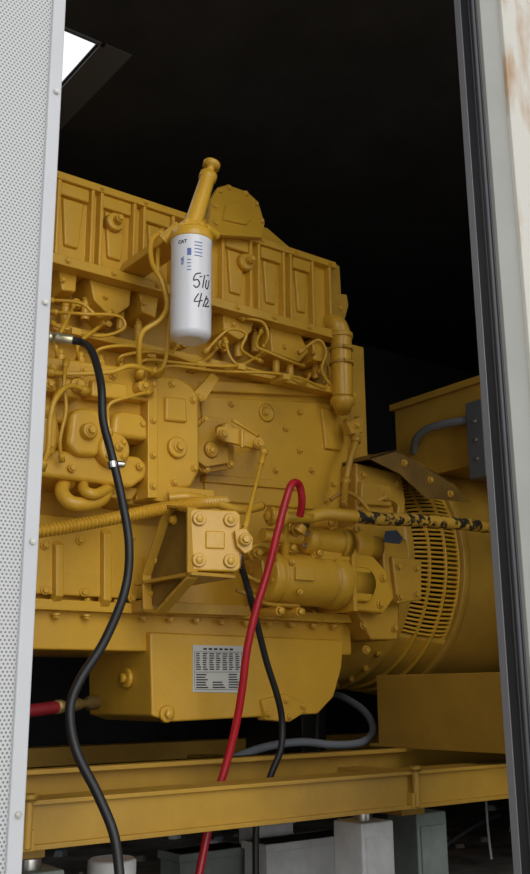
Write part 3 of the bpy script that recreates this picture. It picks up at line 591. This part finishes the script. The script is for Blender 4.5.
def block(px,py,y,w,d,h,material,label,name='support_block',cat='block'):
    p=P(px,py,y); q=M(); q.box(p.x-w/2,p.x+w/2,y-d/2,y+d/2,0,h,0.004); q.box(p.x-w/2-0.006,p.x+w/2+0.006,y-d/2-0.006,y+d/2+0.006,h-0.02,h,0.003); mk(name,q,material,None,label,cat)
block(300,852,2.20,0.30,0.1,0.115,PALE,'long pale painted block lying on the dirty floor')
block(266,840,2.36,0.12,0.1,0.155,PALE,'short pale block standing on the floor')
block(205,858,2.35,0.22,0.1,0.09,GRN,'flat green-grey block on the floor')
p=P(112,858,1.9); q=M(); q.lathe(V((p.x,1.9,0)),V((0,0,1)),[(0,0.045),(p.z-0.04,0.045),(p.z-0.03,0.05),(p.z-0.005,0.05),(p.z,0.044)],32); mk('pipe_cap',q,PALE,None,'white capped round standpipe rising from the floor','pipe cap')
q=M(); q.tube([P(*k) for k in [(486,800,2.2),(488,830,2.15),(494,880,2.1)]],0.004,8,8); mk('loose_wire',q,PALE,None,'thin pale wire hanging below the frame','wire')
q=M(); q.tube([P(*k) for k in [(415,878,2.3),(440,850,2.35),(475,826,2.5),(500,815,2.6)]],0.006,8,8); mk('loose_wire',q,GREY,None,'thin dark cable lying across the dirty floor','wire')
for k in range(40):
    p=V((random.uniform(1.2,3.4),random.uniform(2.3,3.2),0)); s_=random.uniform(0.012,0.035); q=M(); q.prism([p+V((math.cos(a)*s_*random.uniform(.6,1),math.sin(a)*s_*random.uniform(.6,1),0)) for a in (0,1.1,2.2,3.4,4.6,5.5)],V((0,0,s_*0.6)),0.002,0.7)
    mk('gravel_stone',q,random.choice([PALE,FLOORM,GREY]),None,'small rough stone on the dirty floor','stone',group='stones on the floor')

# ================================================================ HOSES
def hose(name,L_,r,material,label,cat,fit=None,seg=16,end=None):
    q=M(); pts=[P(*k) for k in L_]
    if end is not None: pts.append(V((pts[-1].x,pts[-1].y,end)))
    q.tube(pts,r,seg,10); o=mk(name,q,material,None,label,cat)
    return o,pts
o,pts=hose('black_hose',[(70,340,1.80),(83,343,1.78),(93,354,1.74),(101,385,1.68),(103,420,1.66),(111,452,1.64),(121,495,1.62),(129,545,1.60),(125,590,1.60),(105,640,1.58),(80,680,1.57),(70,710,1.56),(76,750,1.54),(98,795,1.52),(114,835,1.50),(120,880,1.48),(122,910,1.46)],0.0084,BLK,'long black rubber hose hanging down across the engine and frame','hose',end=0.0085)
q=M(); a=P(46,337,1.84); d=pts[0]-a; L=d.length; q.lathe(a,d,[(0,0.014),(0.014,0.014),(0.015,0.009),(L*0.40,0.009),(L*0.41,0.015),(L*0.58,0.015),(L*0.60,0.0115),(L+0.008,0.0115)],6); mk('hose_end_fitting',q,BRS,o,label='pale brass threaded end fitting')
q=M(); p=P(112,462,1.636); q.lathe(p,P(114,472,1.634)-p,[(0,0.0088),(0,0.0108),(0.012,0.0108),(0.012,0.0088)],24,False); q.cyl(p+V((0.008,-0.006,-0.004)),p+V((0.022,-0.010,-0.004)),0.007,seg=6); mk('hose_clamp',q,CHR,o)
o,pts=hose('black_hose',[(240,562,1.80),(247,585,1.82),(256,620,1.84),(266,660,1.86),(277,695,1.87),(282,720,1.88),(281,748,1.88),(272,772,1.89),(262,800,1.9),(256,830,1.9)],0.0078,BLK,'short black rubber hose running from the actuator down behind the rail','hose',end=0.008)
q=M(); a=P(237,553,1.79); d=pts[0]-a; q.lathe(a,d,[(0,0.009),(0.012,0.009),(0.013,0.011),(d.length+0.012,0.011)],6); mk('hose_end_fitting',q,CHR,o)
hose('red_cable',[(300,516,1.78),(302,500,1.76),(299,485,1.75),(292,484,1.74),(286,500,1.74),(278,530,1.75),(268,570,1.77),(256,610,1.79),(247,650,1.81),(242,690,1.83),(236,725,1.85),(226,765,1.87),(214,805,1.88),(206,840,1.88),(198,880,1.88),(192,910,1.88)],0.0092,RED,'red rubber cable looping over the starter and hanging down','cable',end=0.009)
o,pts=hose('red_hose',[(5,712,2.1),(28,711,2.1),(58,707,2.12)],0.0145,DRED,'dull red hose with threaded fittings leading to the oil pan','hose')
q=M(); a=pts[-1]; d=P(98,702,2.24)-a; L=d.length; q.lathe(a,d,[(-0.01,0.016),(0.015,0.016),(0.016,0.010),(L*.3,0.010),(L*.31,0.015),(L*.5,0.015),(L*.52,0.010),(L*.7,0.010),(L*.72,0.017),(L*.95,0.017),(L,0.012)],8); mk('hose_end_fitting',q,mat('dull_brass_fitting',(0.26,0.18,0.06),0.45,0.5),o,label='dull brass threaded pipe fittings')
hose('grey_drain_hose',[(225,762,2.12),(262,748,2.14),(300,742,2.14),(335,745,2.14),(362,742,2.15),(373,730,2.18),(365,712,2.25),(345,698,2.35),(328,692,2.45)],0.011,GREY,'blue-grey flexible drain hose curving beneath the engine','hose')
hose('black_hose',[(318,690,2.3),(316,730,2.2),(318,760,2.14),(322,790,2.1)],0.008,BLK,'thin black tube hanging beneath the engine behind the beam','hose')

# ================================================================ OUTSIDE + LIGHT
m=M(); m.box(-12,14,-12,0.7,-1.05,-1.0,0); mk('ground',m,mat('pale_concrete_ground',(0.50,0.48,0.44),0.9,0,0.3),None,'unseen pale concrete ground outside, added for light bounce','ground','structure')  # out-of-view ground plane, added to bounce light inward
w=bpy.data.worlds.new('sky'); scene.world=w; w.use_nodes=True; nt=w.node_tree; bg=nt.nodes['Background']; bg.inputs['Color'].default_value=(0.93,0.95,1.0,1); bg.inputs['Strength'].default_value=1.12
def light(name,typ,loc,target,energy,color,**kw):
    l=bpy.data.lights.new(name,typ); l.energy=energy; l.color=color
    for k,v in kw.items(): setattr(l,k,v)
    o=bpy.data.objects.new(name,l); o.location=loc; o.rotation_euler=(V(target)-V(loc)).to_track_quat('-Z','Y').to_euler(); col.objects.link(o)
light('sky_sun','SUN',(-0.2,-4,2.9),(1.3,2.0,0.9),1.35,(1,0.98,0.94),angle=math.radians(50))
cd=bpy.data.cameras.new('camera'); cd.sensor_width=36; cd.sensor_fit='AUTO'; cd.lens=FPX/874*36; cd.clip_start=0.05
co=bpy.data.objects.new('camera',cd); col.objects.link(co)
mw=Matrix((( R.x,U.x,-F.x,CAM.x),(R.y,U.y,-F.y,CAM.y),(R.z,U.z,-F.z,CAM.z),(0,0,0,1))); co.matrix_world=mw
scene.camera=co
scene.view_settings.view_transform='Standard'
